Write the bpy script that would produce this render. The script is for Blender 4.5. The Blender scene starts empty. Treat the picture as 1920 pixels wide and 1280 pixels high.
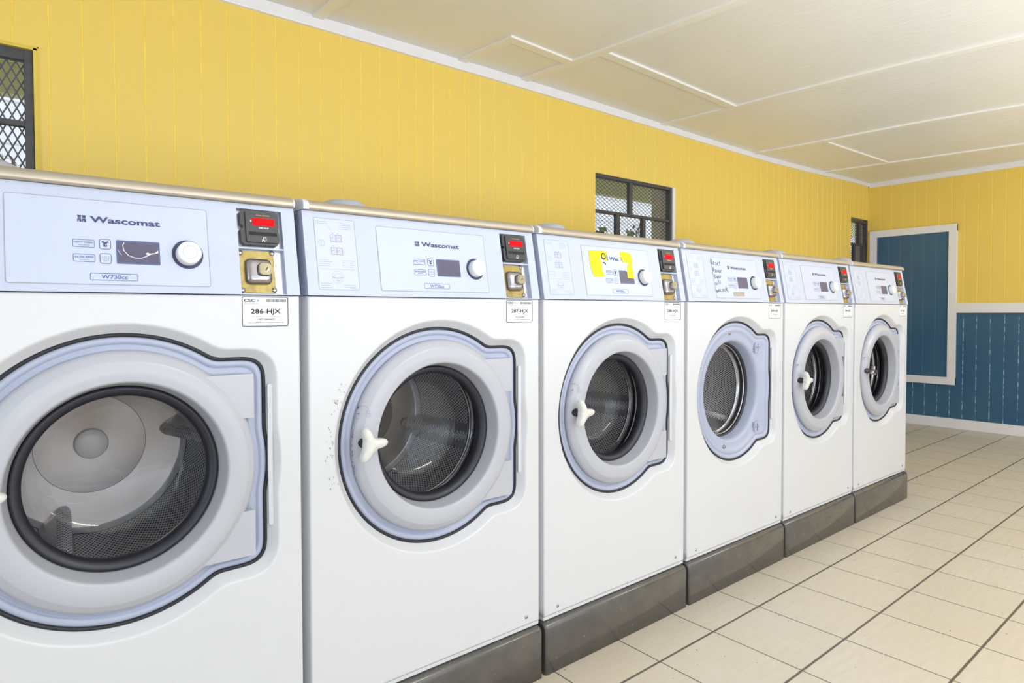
import bpy, math, random
from math import sin, cos, pi, radians, sqrt, floor
random.seed(7)
SC = bpy.context.scene
COL = SC.collection

# ------------------------------------------------------------------ dimensions
PITCH, W = 0.68, 0.6619
ZC, ZB = 1.0477, 0.1575          # cabinet front top / bottom crease
YW, XB, ZT = 1.1852, 6.7033, 2.2144
TILE, TX0, TY0 = 0.27594, 1.66611, -0.16271
XL, YF = -3.2, -3.9              # unseen ends of the room
DU, DZ = 0.338, 0.713            # door axis

# ------------------------------------------------------------------ materials
def lin(c):
    return tuple(((v/255)/12.92 if v/255 <= .04045 else ((v/255+.055)/1.055)**2.4) for v in c) + (1,)
class G:
    """tiny node helper"""
    def __init__(s, name):
        s.m = bpy.data.materials.new(name); s.m.use_nodes = True
        s.t = s.m.node_tree; s.t.nodes.clear()
        s.out = s.t.nodes.new('ShaderNodeOutputMaterial')
    def n(s, kind, **kw):
        nd = s.t.nodes.new('ShaderNode'+kind)
        for k, v in kw.items(): setattr(nd, k, v)
        return nd
    def l(s, a, b): s.t.links.new(a, b)
    def put(s, sock, v):
        if hasattr(v, 'links') or isinstance(v, bpy.types.NodeSocket): s.l(v, sock)
        else: sock.default_value = v
    def math(s, op, a, b=None, c=None, clamp=False):
        nd = s.n('Math', operation=op, use_clamp=clamp); s.put(nd.inputs[0], a)
        if b is not None: s.put(nd.inputs[1], b)
        if c is not None: s.put(nd.inputs[2], c)
        return nd.outputs[0]
    def mix(s, f, a, b, blend='MIX'):
        nd = s.n('Mix', data_type='RGBA', blend_type=blend); s.put(nd.inputs[0], f)
        s.put(nd.inputs[6], a); s.put(nd.inputs[7], b); return nd.outputs[2]
    def noise(s, scale, detail=3, vec=None, rough=.5):
        nd = s.n('TexNoise'); nd.inputs['Scale'].default_value = scale
        nd.inputs['Detail'].default_value = detail; nd.inputs['Roughness'].default_value = rough
        if vec is not None: s.l(vec, nd.inputs['Vector'])
        return nd.outputs['Fac']
    def ramp(s, f, a, b):
        nd = s.n('MapRange'); s.put(nd.inputs[0], f); nd.inputs[1].default_value = a; nd.inputs[2].default_value = b
        return nd.outputs[0]
    def bump(s, h, strength, dist):
        nd = s.n('Bump'); nd.inputs['Strength'].default_value = strength; nd.inputs['Distance'].default_value = dist
        s.put(nd.inputs['Height'], h); return nd.outputs[0]
    def bsdf(s, color, rough=.5, metal=0, normal=None, spec=.5, coat=0, emit=None, es=0, **kw):
        b = s.n('BsdfPrincipled')
        s.put(b.inputs['Base Color'], color); s.put(b.inputs['Roughness'], rough); s.put(b.inputs['Metallic'], metal)
        b.inputs['Specular IOR Level'].default_value = spec; b.inputs['Coat Weight'].default_value = coat
        b.inputs['Coat Roughness'].default_value = .15
        if normal is not None: s.l(normal, b.inputs['Normal'])
        if emit: b.inputs['Emission Color'].default_value = emit; b.inputs['Emission Strength'].default_value = es
        s.b = b
        s.l(b.outputs[0], s.out.inputs[0]); return b
def simple(name, c, rough=.5, metal=0, var=.04, scale=30, bump=0, **kw):
    g = G(name)
    tc = g.n('TexCoord').outputs['Object']
    f = g.noise(scale, 3, tc)
    d = tuple(x*(1-var*2) for x in lin(c)[:3])+(1,)
    col = g.mix(g.ramp(f, .3, .7), d, lin(c))
    nrm = g.bump(f, bump, .002) if bump else None
    g.bsdf(col, rough, metal, nrm, **kw); return g.m

M = {}
M['white'] = simple('white_enamel', (209, 211, 216), .32, var=.008, scale=6)
M['panel'] = simple('pale_blue_plastic', (187, 196, 218), .38, var=.01, scale=8)
M['fascia'] = simple('fascia_plastic', (190, 199, 221), .33, var=.008, scale=8)
M['bezel'] = simple('lavender_plastic', (170, 178, 201), .36, var=.01)
M['door'] = simple('grey_door_plastic', (181, 184, 194), .28, var=.012, scale=9)
M['handle'] = simple('ivory_plastic', (216, 216, 212), .4, var=.01)
M['rubber'] = simple('black_rubber', (38, 40, 50), .4, var=.06)
M['gasket'] = simple('dark_gasket', (30, 32, 42), .5, var=.05)
M['lid'] = simple('champagne_metal', (190, 180, 164), .4, .55, var=.02, scale=4)
M['cap'] = simple('lid_end_grey', (212, 214, 222), .4, var=.01)
M['hatch'] = simple('hatch_grey', (172, 174, 188), .45, var=.01)
M['dial'] = simple('dial_grey', (222, 224, 224), .4, var=.01)
M['navy'] = simple('navy_print', (52, 66, 112), .4, var=.02)
M['navydark'] = simple('dial_well_navy', (48, 56, 92), .45, var=.03)
M['print'] = simple('blue_print', (76, 106, 158), .5, var=.02)
M['faint'] = simple('faint_print', (165, 171, 190), .5, var=.02)
M['line'] = simple('panel_seam', (150, 156, 174), .5, var=.02)
M['lcd'] = simple('display_glass', (84, 80, 108), .34, var=.08, scale=60)
M['lcdb'] = simple('display_border', (80, 98, 146), .25, var=.02)
M['black'] = simple('black_plastic', (58, 58, 62), .38, var=.05)
M['slot'] = simple('slot_black', (6, 6, 7), .6, var=.02)
M['red'] = simple('red_readout', (215, 8, 20), .5, var=.02, emit=lin((255, 10, 20)), es=.5, spec=.1)
M['orange'] = simple('orange_print', (230, 170, 110), .5, var=.02)
M['whiteprint'] = simple('white_print', (240, 240, 240), .5, var=.01)
M['gold'] = simple('zinc_gold', (178, 160, 98), .42, .6, var=.2, scale=55)
M['keyface'] = simple('key_face', (160, 152, 122), .4, .5, var=.12, scale=60)
M['chrome'] = simple('worn_chrome', (168, 163, 165), .2, 1, var=.08, scale=50)
M['steelplate'] = simple('bracket_steel', (205, 210, 222), .35, .7, var=.05, scale=50)
M['ink'] = simple('black_ink', (24, 24, 34), .6, var=.02)
M['sticker'] = simple('sticker_white', (236, 237, 240), .45, var=.01)
M['yellowpaper'] = simple('yellow_notice', (247, 221, 28), .7, var=.05, scale=120)
M['paperedge'] = simple('torn_paper_white', (226, 224, 226), .8, var=.03, scale=120)
M['darksteel'] = simple('dark_window_steel', (84, 84, 88), .5, .3, var=.14, scale=40, bump=.3)
M['mesh'] = simple('mesh_wire', (92, 92, 98), .5, .3, var=.1)
M['trim'] = simple('white_trim_paint', (240, 240, 245), .4, var=.02, scale=14, bump=.15)
M['yellowtrim'] = simple('yellow_trim_paint', (232, 205, 84), .5, var=.05, scale=20, bump=.2)
M['reveal'] = simple('window_reveal_render', (196, 188, 170), .7, var=.05)
M['scuff'] = simple('black_scuff', (60, 62, 72), .7, var=.1)

def plinth_mat():
    g = G('painted_plinth'); tc = g.n('TexCoord').outputs['Object']
    f = g.noise(14, 5, tc); f2 = g.noise(90, 3, tc)
    c = g.mix(g.ramp(f, .35, .7), lin((80, 78, 76)), lin((90, 88, 85)))
    c = g.mix(g.ramp(f2, .68, .78), c, lin((150, 140, 130)))
    g.bsdf(c, g.math('MULTIPLY_ADD', f, .12, .12), 0, g.bump(f2, .04, .001), spec=.7); return g.m
M['plinth'] = plinth_mat()

def wall_mat(name, c, c2, rough, wear=0):
    g = G(name); tc = g.n('TexCoord').outputs['Object']
    mp = g.n('Mapping'); mp.inputs['Scale'].default_value = (14, 14, 1.1); g.l(tc, mp.inputs[0])
    grain = g.noise(9, 4, mp.outputs[0]); big = g.noise(1.6, 3, tc); fine = g.noise(70, 4, tc)
    col = g.mix(g.ramp(big, .3, .7), lin(c), lin(c2))
    if wear:
        sp = g.math('MULTIPLY', g.ramp(g.noise(110, 2, tc), .70, .76), g.ramp(g.noise(2.2, 2, tc), .46, .62))
        col = g.mix(g.math('MULTIPLY', sp, wear), col, lin((165, 180, 198)))
    h = g.math('ADD', g.math('MULTIPLY', grain, .7), g.math('MULTIPLY', fine, .5))
    g.bsdf(col, rough, 0, g.bump(h, .35, .0016)); return g.m
M['yellow'] = wall_mat('yellow_boards', (241, 209, 100), (238, 210, 106), .5)
M['blue'] = wall_mat('blue_boards', (52, 94, 130), (64, 104, 134), .34, .8)

def groove_mat(name, c, rough):
    g = G(name); tc = g.n('TexCoord').outputs['Object']
    f = g.noise(16, 4, tc)
    g.bsdf(g.mix(g.ramp(f, .35, .65), lin(c), tuple(min(1, x*1.12) for x in lin(c)[:3])+(1,)), rough); return g.m
M['yellowgroove'] = groove_mat('yellow_groove_bounce', (246, 214, 98), .45)  # light bounced inside the grooves, put into the colour as a lighter yellow
def blue_groove():
    g = G('blue_groove_shine_wear'); tc = g.n('TexCoord').outputs['Object']
    f = g.ramp(g.noise(26, 4, tc), .46, .62)  # pale streaks put glossy highlights into the groove colour, along with wear
    g.bsdf(g.mix(f, lin((78, 112, 148)), lin((176, 194, 212))), .3); return g.m
M['bluegroove'] = blue_groove()
M['bluegroove2'] = groove_mat('panel_groove_paint', (74, 110, 142), .35)

def ceil_mat():
    g = G('ceiling_paint'); tc = g.n('TexCoord').outputs['Object']
    mp = g.n('Mapping'); mp.inputs['Scale'].default_value = (9, 2.2, 9); g.l(tc, mp.inputs[0])
    a = g.noise(6, 5, mp.outputs[0]); b = g.noise(1.2, 2, tc); s = g.noise(150, 2, tc)
    col = g.mix(g.ramp(b, .3, .7), lin((230, 229, 225)), lin((236, 235, 231)))
    col = g.mix(g.math('MULTIPLY', g.ramp(s, .74, .78), .6), col, lin((250, 248, 242)))
    g.bsdf(col, .36, 0, g.bump(a, .55, .006)); return g.m
M['ceiling'] = ceil_mat()
M['batten'] = simple('ceiling_batten_paint', (240, 238, 232), .4, var=.02, scale=12)

def floor_mat():
    g = G('floor_tiles'); P = g.n('TexCoord').outputs['Object']
    sp = g.n('SeparateXYZ'); g.l(P, sp.inputs[0])
    def grid(s, o, wd):
        q = g.math('DIVIDE', g.math('SUBTRACT', s, o), TILE)
        fr = g.math('FRACT', q)
        d = g.math('MULTIPLY', g.math('MINIMUM', fr, g.math('SUBTRACT', 1, fr)), TILE)
        return g.math('FLOOR', q), g.ramp(d, wd, wd+.0016), d
    wob = g.math('MULTIPLY', g.math('SUBTRACT', g.noise(25, 2, P), .5), .0015)
    ix, mx, dx = grid(g.math('ADD', sp.outputs[0], wob), TX0, .0012)
    iy, my, dy = grid(g.math('ADD', sp.outputs[1], wob), TY0, .0027)
    mask = g.math('MULTIPLY', mx, my)
    cmb = g.n('CombineXYZ'); g.l(ix, cmb.inputs[0]); g.l(iy, cmb.inputs[1])
    wn = g.n('TexWhiteNoise', noise_dimensions='3D'); g.l(cmb.outputs[0], wn.inputs[0])
    base = g.mix(g.math('MULTIPLY', wn.outputs[0], .6), lin((200, 193, 180)), lin((208, 200, 187)))
    mp = g.n('Mapping'); mp.inputs['Scale'].default_value = (2, 12, 1); g.l(P, mp.inputs[0])
    st = g.noise(5, 5, mp.outputs[0], .6)
    base = g.mix(g.math('MULTIPLY', g.ramp(st, .4, .75), .5), base, lin((192, 180, 160)))
    base = g.mix(g.math('MULTIPLY', g.ramp(g.noise(1.1, 3, P), .4, .7), .35), base, lin((202, 186, 158)))
    spk = g.ramp(g.noise(70, 1, P), .765, .785)
    base = g.mix(spk, base, lin((92, 76, 64)))
    col = g.mix(mask, lin((98, 86, 78)), base)
    rough = g.math('ADD', g.math('MULTIPLY', st, .25), .22)
    h = g.math('ADD', mask, g.math('MULTIPLY', st, .12))
    g.bsdf(col, rough, 0, g.bump(h, .4, .0015), spec=.4); return g.m
M['floor'] = floor_mat()

def perforated(name, base, pitch=.0105, hole=.0028, rough=.27):
    g = G(name); uv = g.n('TexCoord').outputs['UV']
    sp = g.n('SeparateXYZ'); g.l(uv, sp.inputs[0])
    def dots(ou, ov):
        a = g.math('FRACT', g.math('ADD', g.math('DIVIDE', sp.outputs[0], pitch), ou))
        b = g.math('FRACT', g.math('ADD', g.math('DIVIDE', sp.outputs[1], pitch*1.2), ov))
        a = g.math('MULTIPLY', g.math('SUBTRACT', a, .5), pitch); b = g.math('MULTIPLY', g.math('SUBTRACT', b, .5), pitch*1.2)
        return g.math('SQRT', g.math('ADD', g.math('MULTIPLY', a, a), g.math('MULTIPLY', b, b)))
    d = g.math('MINIMUM', dots(0, 0), dots(.5, .5))
    mask = g.ramp(d, hole*.75, hole*1.05)
    h = g.ramp(d, hole*.6, hole*1.9)
    c = g.mix(mask, lin((14, 14, 18)), lin(base))
    g.bsdf(c, rough, g.math('MULTIPLY', mask, .1), g.bump(h, .6, .002)); return g.m
M['drum'] = perforated('perforated_steel', (250, 251, 255), rough=.36)
M['lifterholes'] = perforated('lifter_steel', (236, 238, 244), .0088, .0024, .25)
def brushed():
    g = G('brushed_steel'); tc = g.n('TexCoord').outputs['Object']
    mp = g.n('Mapping'); g.l(tc, mp.inputs[0])
    b = g.bsdf(g.mix(g.ramp(g.noise(7, 3, tc), .3, .7), lin((146, 138, 131)), lin((162, 156, 151))), .32, 1)
    b.inputs['Anisotropic'].default_value = .6; b.inputs['Metallic'].default_value = .85
    t = g.n('Tangent', direction_type='RADIAL', axis='Y'); g.l(t.outputs[0], b.inputs['Tangent'])
    return g.m
M['brushed'] = brushed()
M['steel'] = simple('drum_rim_steel', (210, 210, 215), .16, 1, var=.03)
M['rimsteel'] = simple('drum_seam_steel', (222, 224, 230), .4, .6, var=.1, scale=90)
M['hub'] = simple('hub_cap_plastic', (244, 240, 232), .3, var=.05, scale=30)
def glass():
    g = G('door_glass')
    fr = g.n('Fresnel'); fr.inputs[0].default_value = 1.5
    tr = g.n('BsdfTransparent'); tr.inputs[0].default_value = (.93, .94, .96, 1)
    gl = g.n('BsdfGlossy'); gl.inputs['Roughness'].default_value = .03; gl.inputs[0].default_value = (1, 1, 1, 1)
    mx = g.n('MixShader'); g.l(g.math('MULTIPLY', fr.outputs[0], .8, clamp=True), mx.inputs[0])
    g.l(tr.outputs[0], mx.inputs[1]); g.l(gl.outputs[0], mx.inputs[2]); g.l(mx.outputs[0], g.out.inputs[0]); return g.m
M['glass'] = glass()

# ------------------------------------------------------------------ mesh helpers
class MB:
    def __init__(s): s.v = []; s.f = []; s.mi = []; s.sm = []; s.uv = {}
    def add(s, vs, fs, mi=0, smooth=False):
        o = len(s.v); s.v += [tuple(p) for p in vs]
        for f in fs: s.f.append(tuple(i+o for i in f)); s.mi.append(mi); s.sm.append(smooth)
        return s
    def box(s, x0, x1, y0, y1, z0, z1, mi=0):
        return s.add([(x0,y0,z0),(x1,y0,z0),(x1,y1,z0),(x0,y1,z0),(x0,y0,z1),(x1,y0,z1),(x1,y1,z1),(x0,y1,z1)],
                     [(0,3,2,1),(4,5,6,7),(0,1,5,4),(1,2,6,5),(2,3,7,6),(3,0,4,7)], mi)
    def quad(s, a, b, c, d, mi=0): return s.add([a, b, c, d], [(0, 1, 2, 3)], mi)
    def loft(s, rings, mi=0, smooth=True, closed=True, cap0=False, cap1=False, flip=False):
        n = len(rings[0]); vs = [p for r in rings for p in r]; fs = []
        for i in range(len(rings)-1):
            for j in range(n if closed else n-1):
                k = (j+1) % n
                q = (i*n+j, i*n+k, (i+1)*n+k, (i+1)*n+j)
                fs.append(q[::-1] if flip else q)
        s.add(vs, fs, mi, smooth)
        if cap0: s.add(rings[0], [tuple(range(n))[::-1] if not flip else tuple(range(n))], mi)
        if cap1: s.add(rings[-1], [tuple(range(n)) if not flip else tuple(range(n))[::-1]], mi)
        return s
    def mapped(s, fn): s.v = [fn(*p) for p in s.v]; return s
    def mesh(s, name, mats, bevel=0):
        m = bpy.data.meshes.new(name); m.from_pydata(s.v, [], s.f)
        for k in mats: m.materials.append(M[k])
        m.polygons.foreach_set('material_index', s.mi); m.polygons.foreach_set('use_smooth', s.sm)
        m.update(); return m
def link(name, mesh, parent=None, loc=(0, 0, 0)):
    o = bpy.data.objects.new(name, mesh); COL.objects.link(o); o.location = loc
    if parent: o.parent = parent
    return o
def bevelled(o, w=.002, seg=2, ang=35):
    b = o.modifiers.new('bevel', 'BEVEL'); b.width = w; b.segments = seg; b.limit_method = 'ANGLE'; b.angle_limit = radians(ang)
    b.harden_normals = False
    return o
def struct(o): o['kind'] = 'structure'; return o
def tag(o, label, cat, group=None):
    o['label'] = label; o['category'] = cat
    if group: o['group'] = group
    return o
def empty(name, loc):
    o = bpy.data.objects.new(name, None); COL.objects.link(o); o.location = loc; o.empty_display_size = .1; return o

def circ(r, y, cx=0, cz=0, n=96):
    return [(cx+r*cos(2*pi*i/n), y, cz+r*sin(2*pi*i/n)) for i in range(n)]
def revolve(prof, cx=0, cz=0, n=96, mi=0, mb=None):
    mb = mb or MB(); return mb.loft([circ(r, y, cx, cz, n) for r, y in prof], mi, True, True)
def rrect(u0, v0, u1, v1, r, n=5):
    p = []
    for cx, cy, a in ((u1-r, v1-r, 0), (u0+r, v1-r, 90), (u0+r, v0+r, 180), (u1-r, v0+r, 270)):
        for i in range(n+1):
            t = radians(a+90*i/n); p.append((cx+r*cos(t), cy+r*sin(t)))
    return p
def stroke(pts, w, closed=False):
    """flat strip along 2d points -> verts2d, faces"""
    n = len(pts); L = []; R = []
    for i in range(n):
        a = pts[(i-1) % n] if (closed or i > 0) else pts[i]; b = pts[(i+1) % n] if (closed or i < n-1) else pts[i]
        dx, dy = b[0]-a[0], b[1]-a[1]; l = math.hypot(dx, dy) or 1
        nx, ny = -dy/l*w/2, dx/l*w/2
        L.append((pts[i][0]+nx, pts[i][1]+ny)); R.append((pts[i][0]-nx, pts[i][1]-ny))
    v = L+R; f = []
    for i in range(n if closed else n-1):
        j = (i+1) % n; f.append((i, n+i, n+j, j))
    return v, f
class Flat:
    """2d artwork collected as (x, y, h) then mapped on a surface"""
    def __init__(s): s.mb = MB()
    def poly(s, pts, h=0, mi=0): s.mb.add([(x, y, h) for x, y in pts], [tuple(range(len(pts)))], mi); return s
    def line(s, pts, w, h=0, mi=0, closed=False):
        v, f = stroke(pts, w, closed); s.mb.add([(x, y, h) for x, y in v], f, mi); return s
    def frame(s, u0, v0, u1, v1, r, w, h=0, mi=0): return s.line(rrect(u0, v0, u1, v1, r, 4), w, h, mi, True)
    def slab(s, pts, h0, h1, mi=0):
        n = len(pts); s.mb.loft([[(x, y, h0) for x, y in pts], [(x, y, h1) for x, y in pts]], mi, False, True, False, True); return s
    def text(s, t, u0, v0, u1, v1, h=0, mi=0, bold=0, rot=0):
        v, f = text_geo(t, bold)
        if not v: return s
        xs = [p[0] for p in v]; ys = [p[1] for p in v]
        sx = (u1-u0)/(max(xs)-min(xs)); sy = (v1-v0)/(max(ys)-min(ys))
        s.mb.add([(u0+(x-min(xs))*sx, v0+(y-min(ys))*sy, h) for x, y in v], f, mi); return s
_tc = {}
def text_geo(t, bold=0):
    if (t, bold) in _tc: return _tc[t, bold]
    c = bpy.data.curves.new('t', 'FONT'); c.body = t; c.size = 1; c.offset = bold; c.resolution_u = 3
    o = bpy.data.objects.new('t', c); COL.objects.link(o)
    bpy.context.view_layer.update()
    e = o.evaluated_get(bpy.context.evaluated_depsgraph_get()); m = bpy.data.meshes.new_from_object(e)
    r = ([(p.co.x, p.co.y) for p in m.vertices], [tuple(q.vertices) for q in m.polygons])
    bpy.data.objects.remove(o); bpy.data.curves.remove(c); bpy.data.meshes.remove(m)
    _tc[t, bold] = r; return r

# slanted control panel coordinates: u along the row, v up the slope, h out of it
SV = (0, .1777, .984)
def pan(u, v, h=0): return (u, -.003+v*SV[1]-h*SV[2], 1.0492+v*SV[2]+h*SV[1])
def front(u, z, h=0): return (u, -h, z)

# ------------------------------------------------------------------ keyhole outline of the door recess
NK = 288
def key_r(t, off):
    rc = .263+off
    c, s = cos(t), sin(t)
    if c <= 0.02: return rc
    w, h, r = .256+off, .2105+off, max(.012, .034+off)
    lo, hi = .0, .6
    for _ in range(30):
        m = (lo+hi)/2; qx, qy = abs(m*c)-w+r, abs(m*s)-h+r
        d = math.hypot(max(qx, 0), max(qy, 0))+min(max(qx, qy), 0)-r
        if d > 0: hi = m
        else: lo = m
    return max(rc, lo)
_kc = {}
def keyring(off, y):
    if off not in _kc:
        r = [key_r(2*pi*i/NK, off) for i in range(NK)]
        for _ in range(5): r = [(r[i-1]+2*r[i]+r[(i+1) % NK])/4 for i in range(NK)]
        _kc[off] = r
    r = _kc[off]
    return [(DU+r[i]*cos(2*pi*i/NK), y, DZ+r[i]*sin(2*pi*i/NK)) for i in range(NK)]
def rectring(u0, u1, z0, z1, y):
    out = []
    for i in range(NK):
        c, s = cos(2*pi*i/NK), sin(2*pi*i/NK)
        t = min(((u1-DU)/c if c > 1e-9 else (u0-DU)/c if c < -1e-9 else 9), ((z1-DZ)/s if s > 1e-9 else (z0-DZ)/s if s < -1e-9 else 9))
        out.append([DU+t*c, y, DZ+t*s])
    for cu, cz in ((u0, z0), (u1, z0), (u0, z1), (u1, z1)):
        a = math.atan2(cz-DZ, cu-DU) % (2*pi); i = round(a/(2*pi)*NK) % NK
        out[i] = [cu, y, cz]
    return [tuple(p) for p in out]

# ------------------------------------------------------------------ machine meshes
CACHE = {}
def cached(key, fn):
    if key not in CACHE: CACHE[key] = fn()
    return CACHE[key]

def m_cabinet():
    mb = MB()
    mb.loft([rectring(0, W, ZB, ZC, .561), rectring(0, W, ZB, ZC, .004), rectring(.0012, W-.0012, ZB+.0012, ZC-.0012, .0012),
             rectring(.004, W-.004, ZB+.004, ZC-.004, 0), rectring(.007, W-.007, ZB+.007, ZC-.007, 0)], 0, True, True, flip=True)
    mb.loft([rectring(.007, W-.007, ZB+.007, ZC-.007, 0), keyring(.023, 0)], 0, False, True, flip=True)
    mb.loft([keyring(.023, 0), keyring(.0205, 0), keyring(.0185, .0005), keyring(.0162, .003), keyring(.012, .009),
             keyring(.006, .017), keyring(.002, .021), keyring(0, .0225)], 0, True, True, flip=True)
    mb.box(0, W, .56, .735, .148, 1.25)                       # rear of the body
    mb.box(.0005, W-.0005, .0035, .56, .1475, ZB-.0008)            # lower lip
    mb.box(0, W, .05, .561, ZC, 1.232)
    # shallow vertical bead beside the recess
    pts = rrect(.597, .578, .6052, .868, .004)
    f = Flat(); f.mb.loft([[(x, y, -.0175) for x, y in pts], [(x, y, -.0130+(x-.597)*.35) for x, y in pts]], 0, False, True, False, True)
    f.mb.mapped(front); mb.add(f.mb.v, f.mb.f)
    return mb.mesh('cabinet', ['white'])
def m_gasket():
    return MB().loft([keyring(.0015, .0215), keyring(-.0008, .0185), keyring(-.0042, .0185), keyring(-.0058, .024)], 0, True, True, flip=True).mesh('door_gasket', ['gasket'])
def cring(r, y):
    return [(DU+r*cos(2*pi*i/NK), y, DZ+r*sin(2*pi*i/NK)) for i in range(NK)]
def m_bezel():
    mb = MB()
    def blend(off, t, r, y):
        a = keyring(off, y); b = cring(r, y)
        return [tuple(p*(1-t)+q*t for p, q in zip(x, z)) for x, z in zip(a, b)]
    mb.loft([keyring(-.005, .0245), keyring(-.008, .0215), keyring(-.0165, .0215), keyring(-.0185, .026), keyring(-.022, .0265), keyring(-.024, .024), keyring(-.036, .0245),
             keyring(-.040, .029), blend(-.05, .5, .205, .031), cring(.198, .0315), cring(.191, .034), cring(.185, .044), cring(.1815, .075)], 0, True, True, flip=True)
    return mb.mesh('door_frame', ['bezel'])
def m_tubseal():
    return revolve([(.1835, .0735), (.1795, .072), (.1745, .080), (.176, .0835), (.1745, .0875)][::-1] and [(.1835, .0735), (.1785, .0725), (.1745, .079), (.1745, .10), (.180, .10)], DU, DZ).mesh('tub_seal', ['rubber'])
def m_tubring():
    mb = MB(); n = 96
    for R, y, r in ((.1745, .086, .0028), (.170, .112, .0036)):
        rings = []
        for k in range(9):
            a = 2*pi*k/8; rings.append(circ(R+r*cos(a), y+r*sin(a), DU, DZ, n))
        mb.loft(rings)
    mb.loft([circ(.1745, .088, DU, DZ), circ(.18, .10, DU, DZ), circ(.172, .112, DU, DZ)])
    return mb.mesh('drum_mouth_ring', ['steel'])
RD, YD0, YD1 = .262, .125, .405
RF, RB = .245, .198                # drum wall radius at the mouth / at the back
def m_drum():
    n = 96
    mb = MB(); 
    prof = [(.171, YD0-.010, 1), (.20, YD0-.004, 1), (RF-.012, YD0, 1), (RF, YD0+.014, 0), (RB, YD1-.010, 0)]
    rings = [circ(r, y, 0, 0, n+1) for r, y, _ in prof]
    vs = []; uvs = []; fs = []; mi = []
    for (r, y, _) in prof:
        for i in range(n+1):
            a = 2*pi*i/n; vs.append((r*cos(a), y, r*sin(a))); uvs.append((RD*a, y))
    for i in range(len(prof)-1):
        for j in range(n):
            fs.append((i*(n+1)+j, i*(n+1)+j+1, (i+1)*(n+1)+j+1, (i+1)*(n+1)+j)); mi.append(1 if prof[i][2] else 0)
    m = bpy.data.meshes.new('drum'); m.from_pydata(vs, [], fs); m.materials.append(M['drum']); m.materials.append(M['steel'])
    m.polygons.foreach_set('material_index', mi); m.polygons.foreach_set('use_smooth', [True]*len(fs))
    uv = m.uv_layers.new(name='UVMap')
    for l in m.loops: uv.data[l.index].uv = uvs[l.vertex_index]
    m.update(); return m
def m_drumback():
    mb = MB()
    mb.loft([circ(RB, YD1-.010), circ(RB-.0015, YD1-.009)], 2)
    mb.loft([circ(RB-.0015, YD1-.009), circ(RB-.011, YD1+.003), circ(RB-.013, YD1+.004)], 1)
    mb.loft([circ(RB-.013, YD1+.004), circ(RB-.03, YD1+.009), circ(.112, YD1+.020)], 0)
    mb.loft([circ(.112, YD1+.020), circ(.1112, YD1+.0215)], 2)
    mb.loft([circ(.1112, YD1+.0205), circ(.05, YD1+.026), circ(.03, YD1+.027)], 0)
    return mb.mesh('drum_back', ['brushed', 'rimsteel', 'slot'])
def m_hub():
    mb = MB(); mb.loft([circ(.034, YD1+.027, n=48), circ(.034, YD1+.018, n=48), circ(.030, YD1+.0145, n=48), circ(.015, YD1+.0130, n=48), circ(.001, YD1+.0125, n=48)], cap1=True)
    return mb.mesh('hub_cap', ['hub'])
def m_lifter():
    # triangular baffle on the drum wall at angle 0, ridge along y
    secs = []; n = 9
    prof = [(-.044, 0), (-.030, .016), (-.015, .048), (-.008, .062), (0, .066), (.008, .062), (.015, .048), (.030, .016), (.044, 0)]
    vs = []; uvs = []; fs = []
    ys = [YD0+.004, YD0+.02, YD0+.08, YD0+.16, YD1-.03, YD1+.001, YD1+.012]
    hs = [.45, .86, .95, .98, 1.0, .95, .80]
    for y, q in zip(ys, hs):
        wall = RF+(RB-RF)*max(0, min(1, (y-YD0-.014)/(YD1-YD0-.024)))+.004
        for i, (t, hgt) in enumerate(prof):
            vs.append((wall-hgt*q, y, t)); uvs.append((t*1.6, y))
    for i in range(len(ys)-1):
        for j in range(n-1): fs.append((i*n+j, i*n+j+1, (i+1)*n+j+1, (i+1)*n+j))
    mi = [0 if 2 <= (k % (n-1)) <= 5 else 1 for k in range(len(fs))]
    m = bpy.data.meshes.new('lifter'); m.from_pydata(vs, [], fs); m.materials.append(M['lifterholes']); m.materials.append(M['steel'])
    m.polygons.foreach_set('material_index', mi); m.polygons.foreach_set('use_smooth', [True]*len(fs))
    uv = m.uv_layers.new(name='UVMap')
    for l in m.loops: uv.data[l.index].uv = uvs[l.vertex_index]
    m.update(); return m

def m_door():
    prof = [(.1655, .052), (.1665, .046), (.1705, .028), (.1750, .006), (.1762, .0012), (.1780, -.0014), (.1800, -.0024)]
    mb = revolve(prof, DU, DZ, 128)
    revolve([(.1800, -.0024), (.190, -.0042), (.202, -.0046), (.212, -.0030), (.2150, -.0020)], DU, DZ, 128, 0, mb)
    revolve([(.2150, -.0020), (.2200, .0010), (.2270, .0058), (.2315, .0105), (.2335, .0160), (.2335, .0230), (.22, .0245)], DU, DZ, 128, 0, mb)
    return mb.mesh('door', ['door'])
def m_hinge(z0, z1):
    def f():
        mb = MB(); n = 10; zs = [z0+(z1-z0)*i/n for i in range(n+1)]
        pts = [(DU+sqrt(.222**2-(z-DZ)**2), z) for z in zs]+[(.5665, z1), (.5665, z0)]
        mb.loft([[(x, .0045, z) for x, z in pts], [(x, .0255, z) for x, z in pts]], 0, False, True, True, True, flip=True)
        return mb.mesh('hinge_cover', ['door'])
    return f
def m_seal():
    return revolve([(.1665, .040), (.1665, .034), (.161, .0335), (.152, .040), (.1485, .050), (.150, .062), (.166, .062)], DU, DZ, 128).mesh('glass_seal', ['rubber'])
def m_glass():
    mb = revolve([(.1495, .050), (.1475, .058), (.146, .085), (.143, .112), (.136, .130), (.122, .143), (.10, .151), (.06, .157), (.03, .159), (.001, .1595)], DU, DZ, 96)
    return mb.mesh('door_glass', ['glass'])
HU, HZ = .128, .722
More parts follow.
